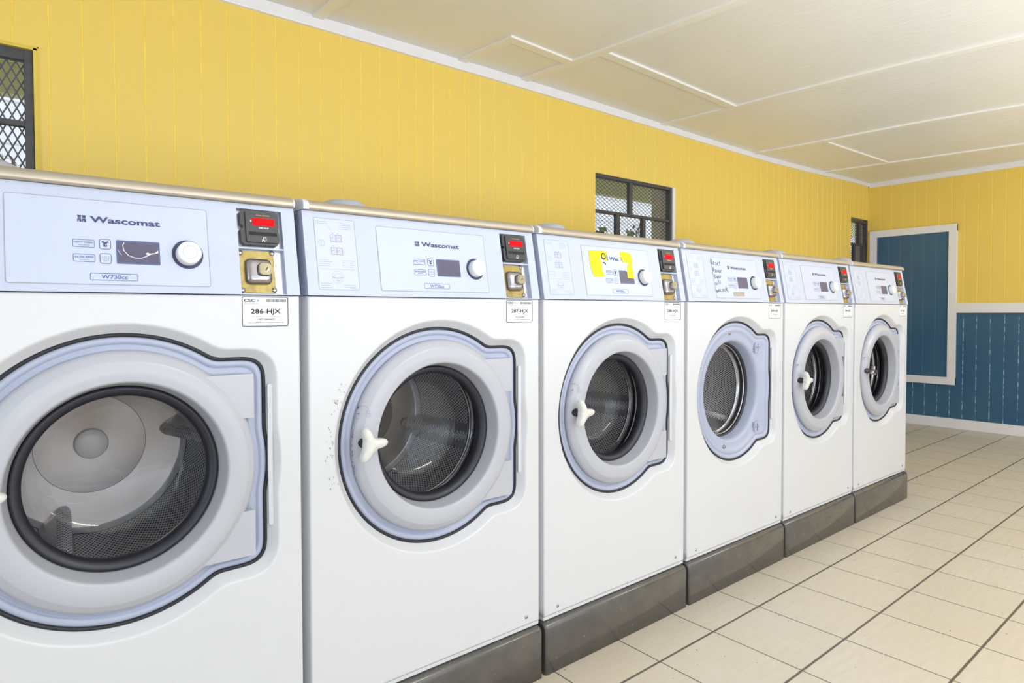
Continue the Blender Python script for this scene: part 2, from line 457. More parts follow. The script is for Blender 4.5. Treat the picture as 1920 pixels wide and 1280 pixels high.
def m_handle():
    mb = MB()
    # three-lobed grip: lobes at up-left, down-left and right
    def rr(t):
        best = 0
        for a in (radians(4), radians(110), radians(240)):
            d = (t-a+pi) % (2*pi)-pi
            best = max(best, .0170+.0250*math.exp(-(d/.40)**2))
        return best
    n = 72
    def ring(s, h):
        return [(HU+rr(2*pi*i/n)*s*cos(2*pi*i/n), h, HZ+rr(2*pi*i/n)*s*sin(2*pi*i/n)) for i in range(n)]
    mb.loft([ring(.84, -.020), ring(.97, -.022), ring(1.0, -.026), ring(.99, -.033), ring(.93, -.0375), ring(.8, -.0400), ring(.3, -.0425)], 0, True, True, True, True, flip=False)
    mb.loft([circ(.014, .004, HU, HZ, 32), circ(.0115, -.006, HU, HZ, 32), circ(.0105, -.021, HU, HZ, 32)], 1)
    return mb.mesh('handle', ['handle', 'rubber'])
def m_barehandle():
    mb = MB(); n = 60
    def ring(s, h):
        return [(HU+(.016+.010*cos(3*2*pi*i/n+2.2)+.004*cos(9*2*pi*i/n))*s*cos(2*pi*i/n), h, HZ+(.016+.010*cos(3*2*pi*i/n+2.2)+.004*cos(9*2*pi*i/n))*s*sin(2*pi*i/n)) for i in range(n)]
    mb.loft([ring(.8, -.024), ring(1, -.027), ring(1, -.034), ring(.75, -.039), ring(.3, -.040)], 0, True, True, True, True)
    mb.loft([circ(.014, .004, HU, HZ, 32), circ(.013, -.010, HU, HZ, 32), circ(.008, -.012, HU, HZ, 32), circ(.008, -.046, HU, HZ, 32)], 1, cap1=True)
    return mb.mesh('bare_latch', ['chrome', 'darksteel'])
def m_locks():
    f = Flat()
    def lock(cx, cz, s=.0055):
        f.line([(cx+s*cos(a*pi/6), cz+s*.9*sin(a*pi/6)) for a in range(12)], .0009, closed=True)
        f.line([(cx-s*.6, cz+s), (cx-s*.6, cz+s*1.7), (cx, cz+s*2.1), (cx+s*.6, cz+s*1.7), (cx+s*.6, cz+s)], .0009)
        f.line([(cx, cz-.0015), (cx, cz+.0015)], .0011)
    lock(.113, .781); lock(.137, .783)
    f.line([(.125+.013*cos(radians(a)), .795+.010*sin(radians(a))) for a in range(20, 165, 12)], .0009)
    f.mb.mapped(lambda u, z, h: (u, ringy(u, z)-.0008, z))
    return f.mb.mesh('lock_symbols', ['line'])
def ringy(u, z):
    r = math.hypot(u-DU, z-DZ)
    P = [(.170, .002), (.1800, -.0024), (.190, -.0042), (.202, -.0046), (.212, -.0030), (.2150, -.0020), (.2200, .0010), (.2270, .0058), (.2335, .0160)]
    for a, b in zip(P, P[1:]):
        if a[0] <= r <= b[0]: return a[1]+(b[1]-a[1])*(r-a[0])/(b[0]-a[0])
    return 0

# control panel with a recess for the payment module
U0, U1, V0, V1 = .5435, .6345, .0015, .1757
VT = .1858
def m_panel():
    mb = MB(); H = -.0125
    def q(a, b, c, d, mi=0): mb.quad(pan(*a), pan(*b), pan(*c), pan(*d), mi)
    q((0, 0, 0), (U0, 0, 0), (U0, VT, 0), (0, VT, 0)); q((U1, 0, 0), (W, 0, 0), (W, VT, 0), (U1, VT, 0))
    q((U0, V1, 0), (U1, V1, 0), (U1, VT, 0), (U0, VT, 0)); q((U0, 0, 0), (U1, 0, 0), (U1, V0, 0), (U0, V0, 0))
    q((U0, V0, 0), (U0, V0, H), (U0, V1, H), (U0, V1, 0)); q((U1, V0, H), (U1, V0, 0), (U1, V1, 0), (U1, V1, H))
    q((U0, V1, H), (U1, V1, H), (U1, V1, 0), (U0, V1, 0)); q((U0, V0, 0), (U1, V0, 0), (U1, V0, H), (U0, V0, H))
    q((U0, V0, H), (U1, V0, H), (U1, V1, H), (U0, V1, H), 1)
    b, t = pan(0, 0), pan(0, VT); yb = .10
    mb.quad((0, b[1], b[2]), (0, t[1], t[2]), (0, yb, t[2]), (0, yb, b[2]))
    mb.quad((W, b[1], b[2]), (W, yb, b[2]), (W, yb, t[2]), (W, t[1], t[2]))
    mb.quad((0, t[1], t[2]), (W, t[1], t[2]), (W, yb, t[2]), (0, yb, t[2]))
    mb.quad((0, b[1], b[2]), (0, yb, b[2]), (W, yb, b[2]), (W, b[1], b[2]))
    return mb.mesh('control_panel', ['panel', 'steelplate'])
def m_fascia():
    f = Flat()
    f.slab(rrect(.1745, .0140, .4860, .1640, .004), 0, .0007, 0)
    f.frame(.1742, .0137, .4863, .1643, .004, .0011, .0008, 1)
    return f.mb.mapped(pan).mesh('fascia', ['fascia', 'line'])
def m_logo():
    f = Flat(); h = .0011
    # small emblem: two W shapes over two M shapes
    x0, y0, x1, y1 = .2746, .1233, .2876, .1352; mx, my = (x0+x1)/2, (y0+y1)/2
    for a in (x0, mx+.0003):
        b = a+(x1-x0)/2-.0003
        f.poly([(a, y1), (b, y1), (b-.0012, my+.0002), (b-.0026, my+.0002), (b-.0031, y1-.002), (b-.0037, my+.0002), (a+.0012, my+.0002)], h, 0)
        f.poly([(a, y0), (a+.0016, y0), (a+.0021, my-.0024), (a+.0029, my-.0024), (a+.0033, y0), (b, y0), (b-.0004, my-.0003), (a+.0004, my-.0003)][::1], h, 0)
    f.text('Wascomat', .2932, .1236, .4040, .1350, h, 0, .03)
    return f.mb.mapped(pan).mesh('logo', ['navy'])
def m_model():
    f = Flat(); h = .0011
    f.frame(.2905, .0212, .3630, .0332, .002, .0009, h); f.text('W730cc', .3070, .0235, .3475, .0309, h, 0, .012)
    return f.mb.mapped(pan).mesh('model_lettering', ['print'])
def m_button(v0, t1, t2, icon):
    def fn():
        f = Flat(); h = .0012
        f.slab(rrect(.3061, v0, .3230, v0+.0175, .0035), .0007, .0011, 1)
        f.frame(.2668, v0+.002, .2985, v0+.0150, .002, .0008, h, 0); f.frame(.3061, v0, .3230, v0+.0175, .0035, .0009, h, 2)
        f.text(t1, .2690, v0+.0088, .2965, v0+.0120, h, 3, .01); f.text(t2, .2752, v0+.0045, .2908, v0+.0066, h, 3)
        cx = .3146; cy = v0+.0088
        if icon:
            f.poly([(cx-.0052, cy+.0050), (cx-.0024, cy+.0050), (cx, cy+.0036), (cx+.0024, cy+.0050), (cx+.0052, cy+.0050), (cx+.0052, cy+.0024), (cx+.0028, cy+.0024), (cx+.0028, cy-.0048), (cx-.0028, cy-.0048), (cx-.0028, cy+.0024), (cx-.0052, cy+.0024)], h, 2)
            f.poly([(cx-.0003, cy-.001), (cx+.0018, cy+.001), (cx+.0018, cy-.0025)], h+.0002, 1)
        else:
            f.line([(cx-.0050, cy+.0040), (cx-.0036, cy-.0030), (cx+.0036, cy-.0030), (cx+.0050, cy+.0040)], .0007, h, 3)
            for k in range(3): f.line([(cx-.0024, cy+.0045-k*.002), (cx+.0024, cy+.0045-k*.002)], .0006, h, 3)
            f.poly([(cx-.0006, cy-.0042), (cx+.0006, cy-.0042), (cx+.0006, cy-.0054), (cx-.0006, cy-.0054)], h, 3)
        return f.mb.mapped(pan).mesh('button', ['print', 'fascia', 'navy', 'print'])
    return fn
def m_display():
    f = Flat()
    f.slab(rrect(.3313, .0515, .4012, .0945, .002), .0005, .0012, 1); f.poly(rrect(.3338, .0540, .3990, .0918, .0012), .0014, 0)
    return f.mb.mapped(pan).mesh('display', ['lcd', 'lcdb'])
def m_dial():
    f = Flat(); cx, cy = .4487, .0744
    def c(r, h, n=48): return [(cx+r*cos(2*pi*i/n), cy+r*sin(2*pi*i/n), h) for i in range(n)]
    f.mb.loft([c(.0275, .0007), c(.0275, .0012), c(.020, .0012)], 1, False)
    f.mb.loft([c(.0215, .0010), c(.0212, .017), c(.0205, .0188), c(.0190, .0195), c(.002, .0195)], 0, True, True, False, True)
    f.mb.loft([c(.0128, .0196), c(.0122, .0196)], 2, False)
    return f.mb.mapped(pan).mesh('dial', ['dial', 'navydark', 'faint'])
def m_instr():
    f = Flat(); h = .0006
    f.slab(rrect(.0250, .0132, .1200, .1712, .003), 0, .0003, 1)
    f.frame(.0250, .0132, .1200, .1712, .003, .0008, h, 2)
    rnd = random.Random(3)
    def lines(u, v, n, w): 
        for k in range(n): f.line([(u, v-k*.0045), (u+w*(.7+.3*rnd.random()), v-k*.0045)], .0009, h)
    lines(.030, .164, 2, .032); lines(.083, .163, 4, .032); lines(.028, .079, 4, .034); lines(.082, .078, 4, .032)
    f.line([(.030, .0585), (.113, .0585)], .0006, h)
    lines(.028, .027, 3, .032); lines(.082, .024, 2, .034); lines(.098, .0165, 1, .018)
    f.line([(.055, .155), (.063, .146)], .0006, h)
    for cy, rr in ((.1275, 0), (.099, 1)):
        f.frame(.060, cy-.0075, .086, cy+.0075, .001, .0012, h, 2); f.line([(.073, cy-.0075), (.073, cy+.0075)], .0012, h, 2)
        for cx in (.0665, .0795):
            f.line([(cx+.0045*cos(a*pi/5), cy+.0045*sin(a*pi/5)) for a in range(10)], .0006, h, 0, True)
            f.line([(cx-.004, cy+.001), (cx+.001, cy+.001)], .0009, h, 2)
        f.line([(.064, cy+.0115), (.068, cy+.0115)], .002, h); f.line([(.076, cy+.0115), (.080, cy+.0115)], .0016, h)
    f.frame(.032, .110, .045, .122, .002, .0008, h); f.line([(.0385, .110), (.0385, .120)], .0007, h)
    for r in (.0135, .0085): f.line([(.070+r*cos(a*pi/12), .041+r*sin(a*pi/12)) for a in range(24)], .0006, h, 0, True)
    f.line([(.058, .041), (.066, .039), (.070, .0395), (.074, .039), (.082, .041)], .0011, h, 2); f.line([(.068, .033), (.070, .036), (.072, .033)], .0008, h, 2)
    return f.mb.mapped(pan).mesh('instruction_plate', ['faint', 'fascia', 'line'])

RU0, RV0, RU1, RV1 = .5495, .1015, .6265, .1735
def m_reader():
    f = Flat(); H = -.0123
    o = [(RU0+.006, RV0), (RU1-.006, RV0), (RU1, RV0+.008), (RU1, .1285), (RU1-.0035, .1305), (RU1-.0035, .1370), (RU1, .1390), (RU1, RV1-.006), (RU1-.006, RV1), (RU0+.006, RV1), (RU0, RV1-.006),
         (RU0, .1430), (RU0+.005, .1405), (RU0+.005, .1350), (RU0, .1330), (RU0, RV0+.006)]
    f.slab(o, H, .0015)
    pts = rrect(RU0+.009, RV0+.005, RU1-.003, RV1-.003, .004)
    f.mb.loft([[(x, y, .0010) for x, y in pts], [(x+.0005, y, .0052) for x, y in pts]], 0, False, True, False, True)
    f.poly([(.5640, .1205), (.6200, .1205), (.6200, .1275), (.5640, .1275)], .0058, 1)
    return f.mb.mapped(pan).mesh('card_reader', ['black', 'slot'])
def m_readout():
    f = Flat(); f.slab([(.5722, .1410), (.6170, .1410), (.6170, .1565), (.5722, .1565)], .005, .0058); return f.mb.mapped(pan).mesh('value_readout', ['red'])
def m_rletters():
    f = Flat(); h = .0058
    f.text('CARD VALUE', .5840, .1345, .6040, .1378, h, 0, .02); f.text('$', .5676, .1472, .5704, .1520, h, 0, .02)
    f.text('CARD READER', .5800, .1612, .6080, .1634, h, 1, .01)
    f.frame(.5925, .1100, .5975, .1165, .0006, .0010, h, 0); f.line([(.5895, .1075), (.5895, .1105), (.5925, .1125), (.5940, .1105), (.5940, .1075)], .0013, h, 0)
    return f.mb.mapped(pan).mesh('reader_lettering', ['whiteprint', 'orange'])
def m_lockplate():
    f = Flat(); H = -.0123
    f.slab([(.5450, .0055), (.6145, .0055), (.6145, .0915), (.5450, .0915)], H, -.0085, 0)
    f.slab([(.6145, .0060), (.6225, .0060), (.6225, .0885), (.6145, .0885)], H, -.0075, 1)
    f.slab([(.5438, .0935), (.6342, .0935), (.6342, .0965), (.5438, .0965)], H, -.001, 2)
    return f.mb.mapped(pan).mesh('lock_plate', ['gold', 'steelplate', 'panel'])
def m_lock():
    f = Flat()
    def rr(cx, cy, s, r, h): return [(x, y, h) for x, y in rrect(cx-s, cy-s, cx+s, cy+s, r, 6)]
    f.mb.loft([rr(.5810, .0480, .0262, .009, -.0086), rr(.5810, .0480, .0258, .010, -.003), rr(.5812, .0480, .0235, .010, .003), rr(.583, .0485, .0175, .010, .0055), rr(.587, .049, .0128, .008, .0065)], 0, True)
    return f.mb.mapped(pan).mesh('lock_housing', ['chrome'])
def m_keycyl():
    f = Flat()
    def rr(cx, cy, s, r, h): return [(x, y, h) for x, y in rrect(cx-s, cy-s, cx+s, cy+s, r, 6)]
    f.mb.loft([rr(.588, .049, .0130, .0075, .004), rr(.588, .049, .0128, .0075, .0155), rr(.588, .049, .0118, .007, .0170)], 0, True)
    f.mb.loft([rr(.588, .049, .0118, .007, .0170), rr(.588, .049, .001, .001, .0170)], 1, False, True, False, True)
    f.poly([(.5878, .0462), (.5890, .0456), (.5935, .0520), (.5920, .0530)], .0173, 2)
    f.poly([(.5895, .0440), (.5915, .0432), (.5960, .0490), (.5942, .0505)], .0174, 0)
    return f.mb.mapped(pan).mesh('key_cylinder', ['chrome', 'keyface', 'slot'])
def m_screw(cu, cv, r=.0056):
    def fn():
        f = Flat()
        def c(rr, h): return [(cu+rr*cos(a*pi/8), cv+rr*sin(a*pi/8), h) for a in range(16)]
        f.mb.loft([c(r, -.0088), c(r*.95, -.0072), c(r*.6, -.0058), c(r*.1, -.0052)], 0, True, True, False, True)
        return f.mb.mapped(pan).mesh('rivet', ['chrome'])
    return fn
def m_sticker():
    f = Flat(); f.slab(rrect(.5438, .9852, .6372, 1.0452, .003), 0, .0004, 0); f.frame(.5446, .9860, .6364, 1.0444, .0028, .0014, .0007, 1)
    return f.mb.mapped(front).mesh('service_sticker', ['sticker', 'ink'])
def m_stext(num):
    def fn():
        f = Flat(); h = .0007
        f.text('CSC', .5478, 1.0345, .5695, 1.0405, h, 0, .03); f.line([(.5735, 1.0395), (.5750, 1.0350), (.5775, 1.0385)], .0016, h, 1)
        f.text('ServiceWorks', .5480, 1.0300, .5770, 1.0322, h, 1)
        x = .5930; rnd = random.Random(5)
        while x < .6320:
            w = rnd.choice((.0005, .0008, .0012)); f.poly([(x, 1.0345), (x+w, 1.0345), (x+w, 1.0400), (x, 1.0400)], h, 0); x += w+rnd.choice((.0005, .0007, .001))
        f.text('Please use this machine ID when reporting service', .5625, 1.0240, .6190, 1.0258, h, 0)
        f.text(num, .5610, 1.0085, .6215, 1.0208, h, 0, .022)
        f.text('For Service:', .5640, 1.0045, .5830, 1.0062, h); f.text('Para Servicio:', .6000, 1.0045, .6210, 1.0062, h)
        f.text('1-877-264-6622', .5745, .9985, .6095, 1.0018, h, 0, .015)
        f.text('Visit our website: WWW.CSCSERVICEWORKS.COM', .5545, .9925, .6270, .9943, h, 0, .01)
        f.text('This service is provided on this equipment for customers who', .5520, .9893, .6300, .9906, h)
        f.text('placement on machine only', .5500, .9872, .6320, .9884, h)
        return f.mb.mapped(front).mesh('sticker_lettering', ['ink', 'print'])
    return fn
def m_bolt(cu, cz, r=.0048):
    def fn():
        f = Flat()
        def c(rr, h): return [(cu+rr*cos(a*pi/8), cz+rr*sin(a*pi/8), h) for a in range(16)]
        f.mb.loft([c(r, 0), c(r*.95, .0016), c(r*.6, .0028), c(r*.1, .0030)], 0, True, True, False, True)
        return f.mb.mapped(front).mesh('bolt', ['chrome'])
    return fn
LIDP = [(.0215, 1.2335), (.0195, 1.2385), (.0215, 1.2455), (.0270, 1.2510), (.0360, 1.2550), (.050, 1.2572), (.08, 1.2580), (.735, 1.2580), (.735, 1.2335)]
def m_lid():
    mb = MB()
    xs = (.0125, W-.003)
    rings = [[(x, y, z) for y, z in LIDP] for x in xs]
    mb.loft(rings, 0, True, True, False, False, flip=True)
    return mb.mesh('top_lid', ['lid'])
def m_cap(x0, x1, g=.0012):
    def fn():
        mb = MB(); P = [(y-(g if y < .1 else 0), z+(g if z > 1.235 else 0)) for y, z in LIDP]
        mb.loft([[(x, y, z) for y, z in P] for x in (x0, x1)], 0, False, True, True, True, flip=True)
        return mb.mesh('lid_end_cap', ['cap'])
    return fn
def m_hatch():
    mb = MB(); cx, cy = .146, .135
    def c(r, z, n=48): return [(cx+r*cos(2*pi*i/n), cy+r*sin(2*pi*i/n), z) for i in range(n)]
    mb.loft([c(.056, 1.2578), c(.054, 1.266), c(.049, 1.2735), c(.039, 1.2785), (c(.022, 1.2815)), c(.002, 1.2825)], 0, True, True, False, True)
    return mb.mesh('detergent_hatch', ['hatch'])

def machine(k, label, number, has_door=True, handle='grip', drum_rot=0, extras=()):
    org = (k*PITCH+W/2, .37, .1475)
    t = empty('washing_machine', org)
    tag(t, label, 'washing machine', 'front-loading washing machines in the row')
    off = (-W/2, -.37, -.1475)
    def part(name, fn, par=None, key=None, bev=0, label=None, loc=None):
        o = link(name, cached(key or name, fn), par or t, (off if par is None else (0, 0, 0)) if loc is None else loc)
        if bev: bevelled(o, bev)
        if label: o['label'] = label
        return o
    part('cabinet', m_cabinet)
    part('door_gasket', m_gasket); bz = part('door_frame', m_bezel)
    part('tub_seal', m_tubseal, bz); part('drum_mouth_ring', m_tubring, bz)
    dr = part('drum', m_drum, loc=(off[0]+DU-.006, off[1], off[2]+DZ)); dr.rotation_euler = (0, -radians(drum_rot), 0)
    part('drum_back', m_drumback, dr); part('hub_cap', m_hub, dr)
    for a in (0, 120, 240):
        l = part('lifter', m_lifter, dr); l.rotation_euler = (0, -radians(a), 0)
    if has_door:
        d = part('door', m_door)
        part('hinge_cover', m_hinge(.8035, .8915), d, 'hinge1', .002); part('hinge_cover', m_hinge(.5275, .6175), d, 'hinge2', .002)
        part('glass_seal', m_seal, d); part('door_glass', m_glass, d)
        if handle == 'grip': part('handle', m_handle, d)
        elif handle == 'bare': part('handle', m_barehandle, d, 'bare', label='bare metal latch with its plastic grip missing')
        part('lock_symbols', m_locks, d)
    cp = part('control_panel', m_panel)
    part('fascia', m_fascia, cp); part('logo', m_logo, cp)
    if 'tape' not in extras: part('model_lettering', m_model, cp)
    part('button', m_button(.0768, 'HEAVY SOILED', 'MAS SUCIO', True), cp, 'b1'); part('button', m_button(.0510, 'EXTRA RINSE', 'ENJUAGUE EXTRA', False), cp, 'b2')
    part('display', m_display, cp); part('dial', m_dial, cp); part('instruction_plate', m_instr, cp)
    rd = part('card_reader', m_reader, bev=.0008); part('value_readout', m_readout, rd, label='red value readout'); part('reader_lettering', m_rletters, rd)
    lp = part('lock_plate', m_lockplate); part('lock_housing', m_lock, lp); part('key_cylinder', m_keycyl, lp)
    for cu, cv in ((.5478, .0865), (.6120, .0880), (.5478, .0105), (.6120, .0115)): part('rivet', m_screw(cu, cv), lp, 'rv%g_%g' % (cu, cv))
    st = part('service_sticker', m_sticker); part('sticker_lettering', m_stext(number), st, 's'+number)
    part('bolt', m_bolt(.053, .177), key='bo1'); part('bolt', m_bolt(.613, .181), key='bo2')
    ld = part('top_lid', m_lid); part('lid_end_cap', m_cap(0, .0125), ld, 'c1'); part('lid_end_cap', m_cap(W-.003, W, .0003), ld, 'c2'); part('detergent_hatch', m_hatch, ld)
    return t, part, cp, bz

LAB = {
 0: 'nearest white front-loading washer, cut off by the photo edge, ID sticker 286-HJX',
 1: 'white front-loading washer second from the left, scuffed beside its door, ID sticker 287-HJX',
 2: 'white front-loading washer with torn yellow notice on its control panel, ID sticker 288-HJX',
 3: 'white front-loading washer missing its door, black handwriting on its control panel',
 4: 'white front-loading washer right of the doorless one, white grip seen side-on on its door',
 5: 'farthest white front-loading washer, right end of the row, bare metal door latch',
}
t1, part1, cp1, _ = machine(0, LAB[0], '286-HJX', drum_rot=248)
t2, part2, cp2, _ = machine(1, LAB[1], '287-HJX', drum_rot=345)
t3, part3, cp3, _ = machine(2, LAB[2], '288-HJX', drum_rot=352)
t4, part4, cp4, bz4 = machine(3, LAB[3], '289-HJX', has_door=False, drum_rot=318, extras=('tape',))
t5, part5, cp5, _ = machine(4, LAB[4], '290-HJX', drum_rot=40)
t6, part6, cp6, _ = machine(5, LAB[5], '291-HJX', handle='bare', drum_rot=350)

# scratches on the first display
def m_scratch():
    f = Flat(); h = .0018
    f.line([(.3440, .0905), (.3415, .0850), (.3430, .0760), (.3500, .0670), (.3600, .0630), (.3700, .0630), (.3780, .0665), (.3860, .0710), (.3985, .0740)], .0011, h)
    f.line([(.3335, .0770), (.3365, .0710), (.3390, .0675)], .0006, h)
    f.poly([(.3780, .0720), (.3810, .0745), (.3830, .0725), (.3925, .0735), (.3980, .0790), (.3985, .0735), (.3860, .0702), (.3795, .0690)], h)
    return f.mb.mapped(pan).mesh('display_scratch', ['whiteprint'])
part1('display_scratch', m_scratch, cp1)
# scuffs beside the second door
def m_scuffs():
    f = Flat(); rnd = random.Random(11)
    for i in range(46):
        a = radians(rnd.uniform(150, 196)); r = rnd.uniform(.283, .298) if rnd.random() < .7 else rnd.uniform(.298, .305)
        x, z = DU+r*cos(a), DZ+r*sin(a); l = rnd.uniform(.001, .005)
        f.line([(x, z), (x+rnd.uniform(-.002, .002), z+l)], rnd.uniform(.0004, .0011), .0004)
    return f.mb.mapped(front).mesh('door_scuffs', ['scuff'])
part2('cabinet_scuffs', m_scuffs, label='black scuff marks beside the door')['kind'] = 'stuff'
def m_scuffs2():
    mb = MB(); rnd = random.Random(12)
    for i in range(40):
        a = radians(rnd.uniform(158, 196)); r = rnd.uniform(.2362, .2374)
        x, z = DU+r*cos(a), DZ+r*sin(a); l = rnd.uniform(.001, .006)
        y = .004+.004*rnd.random(); w = rnd.uniform(.0006, .0018)
        mb.quad((x-.0006, y-w, z), (x-.0006, y+w, z), (x-.0006, y+w*.6, z+l), (x-.0006, y-w*.6, z+l))
    return mb.mesh('door_scuffs', ['scuff'])
part2('door_scuffs', m_scuffs2)['kind'] = 'stuff'
# torn notice on the third machine
def m_notice():
    f = Flat(); h = .0016
    A = [(.204, .1495), (.232, .1515), (.262, .1515), (.288, .1500), (.284, .1415), (.281, .137), (.2815, .126), (.280, .118), (.2735, .1195), (.268, .1245), (.255, .135), (.250, .1345),
         (.252, .124), (.256, .1120), (.257, .100), (.254, .0955), (.2585, .083), (.262, .0755), (.2595, .0715), (.236, .0695), (.216, .0690), (.2085, .082), (.2045, .103), (.2035, .118), (.2055, .131), (.203, .138)]
    B = [(.347, .1530), (.358, .1548), (.378, .1545), (.394, .1510), (.4000, .1480), (.402, .134), (.4010, .1190), (.398, .110), (.4015, .092), (.4020, .0735), (.399, .0700), (.3700, .0700), (.3695, .088), (.372, .104), (.380, .1130), (.384, .1185), (.370, .1195), (.357, .1200), (.352, .131), (.345, .139)]
    def shrink(P, s):
        cx = sum(p[0] for p in P)/len(P); cy = sum(p[1] for p in P)/len(P); return [(cx+(x-cx)*s, cy+(y-cy)*s) for x, y in P]
    f.poly(A, h, 0); f.poly(B, h, 0)
    # white torn fibres
    f.poly([(.253, .133), (.262, .122), (.268, .108), (.270, .092), (.266, .076), (.262, .0745), (.2585, .083), (.254, .0955), (.257, .100), (.256, .1120), (.252, .124)], h-.0002, 1)
    f.poly([(.288, .1500), (.347, .1530), (.345, .1380), (.3475, .128), (.354, .1175), (.366, .1120), (.377, .110), (.3735, .1195), (.370, .1195), (.357, .1200), (.340, .116), (.336, .128), (.335, .140), (.300, .1405), (.284, .1415)], h-.0004, 1)
    f.poly([(.3640, .1080), (.3645, .0700), (.3675, .0672), (.402, .0680), (.4020, .0735), (.399, .0718), (.3700, .0718), (.3695, .088), (.372, .104)], h-.0002, 1)
    return f.mb.mapped(pan).mesh('torn_notice', ['yellowpaper', 'paperedge'])
nt = part3('torn_notice', m_notice, label='torn remains of a yellow out-of-order notice')
def m_nletters():
    f = Flat(); h = .0020
    f.line([(.2680+.0085*cos(a*pi/10), .1350+.0085*sin(a*pi/10)) for a in range(20)], .0036, h, 0, True)
    f.line([(.2660+.0072*cos(radians(a)), .1075+.0078*sin(radians(a))) for a in range(5, 150, 15)], .0028, h)
    f.line([(.2815, .1415), (.2825, .135)], .0022, h)
    return f.mb.mapped(pan).mesh('notice_lettering', ['ink'])
part3('notice_lettering', m_nletters, nt)
# handwriting on the fourth machine (strokes in a unit box per letter)
HW = {
 'R': [[(0, 0), (.05, 1), (.45, 1.0), (.5, .7), (.1, .5), (.55, 0)]],
 'e': [[(.05, .3), (.45, .35), (.4, .6), (.1, .55), (.05, .1), (.5, .02)]],
 's': [[(.45, .6), (.1, .5), (.45, .2), (.05, 0)]],
 't': [[(.25, .9), (.28, .0)], [(.02, .6), (.5, .62)]],
 'P': [[(.05, 0), (.08, 1), (.5, .9), (.5, .55), (.1, .45)]],
 'o': [[(.25, .6), (.05, .35), (.2, 0), (.48, .2), (.4, .55), (.25, .6)]],
 'w': [[(0, .6), (.12, 0), (.26, .45), (.4, 0), (.55, .6)]],
 'r': [[(.1, .6), (.12, 0)], [(.12, .4), (.3, .6), (.5, .55)]],
 'D': [[(.05, 0), (.1, .95), (.55, .65), (.5, .15), (.0, .0)]],
 'i': [[(.2, .5), (.2, 0)], [(.2, .75), (.21, .82)]],
 'l': [[(.2, 1), (.22, 0)]],
 'u': [[(.05, .6), (.1, .05), (.35, .05), (.45, .6)], [(.45, .6), (.48, 0)]],
 'n': [[(.05, 0), (.1, .6)], [(.1, .45), (.35, .6), (.45, 0)]],
 'L': [[(.1, .7), (.08, .05), (.5, .05)]],
 'c': [[(.45, .55), (.1, .4), (.1, .05), (.5, .05)]],
 'k': [[(.1, 1.05), (.15, 0)], [(.5, .65), (.15, .3), (.75, -.25)]],
}
def m_writing():
    f = Flat(); h = .0016
    rows = [('Reset', .1700, .1370, .066, .0185, -.003), ('Power', .1760, .1080, .060, .0170, -.001), ('Door', .1800, .0850, .048, .0165, .001), ('will', .1790, .0600, .040, .0160, .004), ('unLock', .1770, .0330, .080, .0165, .004)]
    for s, u, v, w, ht, sl in rows:
        st = w/len(s)
        for i, ch in enumerate(s):
            for L in HW[ch]: f.line([(u+i*st+x*st*1.35, v+sl*i*.35+y*ht) for x, y in L], .0018, h)
    return f.mb.mapped(pan).mesh('marker_writing', ['ink'])
part4('marker_writing', m_writing, cp4, label='black handwritten message')
def m_tape():
    f = Flat(); f.slab([(.2895, .0205), (.3655, .0215), (.3660, .0375), (.2890, .0365)], .0007, .0014, 0); f.frame(.297, .0235, .358, .0345, .001, .0006, .0016, 1)
    return f.mb.mapped(pan).mesh('model_tape', ['tape', 'line'])
M['tape'] = simple('tan_tape', (176, 168, 156), .4, var=.1, scale=90)
part4('model_tape', m_tape, cp4, label='tan tape over the model number')
# exposed fixings of the doorless machine
def m_fix(cu, cz):
    def fn():
        f = Flat()
        def c(rr, h): return [(cu+rr*cos(a*pi/10), cz+rr*sin(a*pi/10), h) for a in range(20)]
        f.mb.loft([c(.011, -.0305), c(.0105, -.028), c(.0085, -.028)], 0, True); f.mb.loft([c(.0062, -.0295), c(.0058, -.0255), c(.002, -.0245)], 1, True, True, False, True)
        return f.mb.mapped(front).mesh('bolt', ['bezel', 'chrome'])
    return fn
for cu, cz in ((.3105, .9330), (.1190, .8110), (.1075, .6560), (.2755, .5055)):
    part4('frame_bolt', m_fix(cu, cz), bz4, 'fx%g' % cu)
def m_mount(cz):
    def fn():
        f = Flat()
        f.slab(rrect(.486, cz-.020, .524, cz+.020, .003), -.030, -.0225, 0)
        for x, z, a, b in ((.505, 0, .0018, .012), (.505, .013, .0018, .002), (.505, -.013, .0018, .002), (.4945, 0, .002, .002), (.5155, 0, .002, .002)):
            f.poly([(x-a, cz+z-b), (x+a, cz+z-b), (x+a, cz+z+b), (x-a, cz+z+b)], -.0222, 1)
        return f.mb.mapped(front).mesh('hinge_mount', ['bezel', 'slot'])
    return fn
part4('hinge_mount', m_mount(.8715), bz4, 'hm1'); part4('hinge_mount', m_mount(.5560), bz4, 'hm2')
def m_slot():
    f = Flat(); cu, cz = .1085, .718
    f.poly([(cu+.0075*cos(a*pi/8), cz+.0085*sin(a*pi/8)) for a in range(16)], -.0275, 0)
    f.poly([(cu-.0035, cz-.034), (cu+.0035, cz-.036), (cu+.0045, cz), (cu-.0045, cz)], -.0274, 0)
    return f.mb.mapped(front).mesh('latch_slot', ['slot'])
part4('latch_slot', m_slot, bz4)

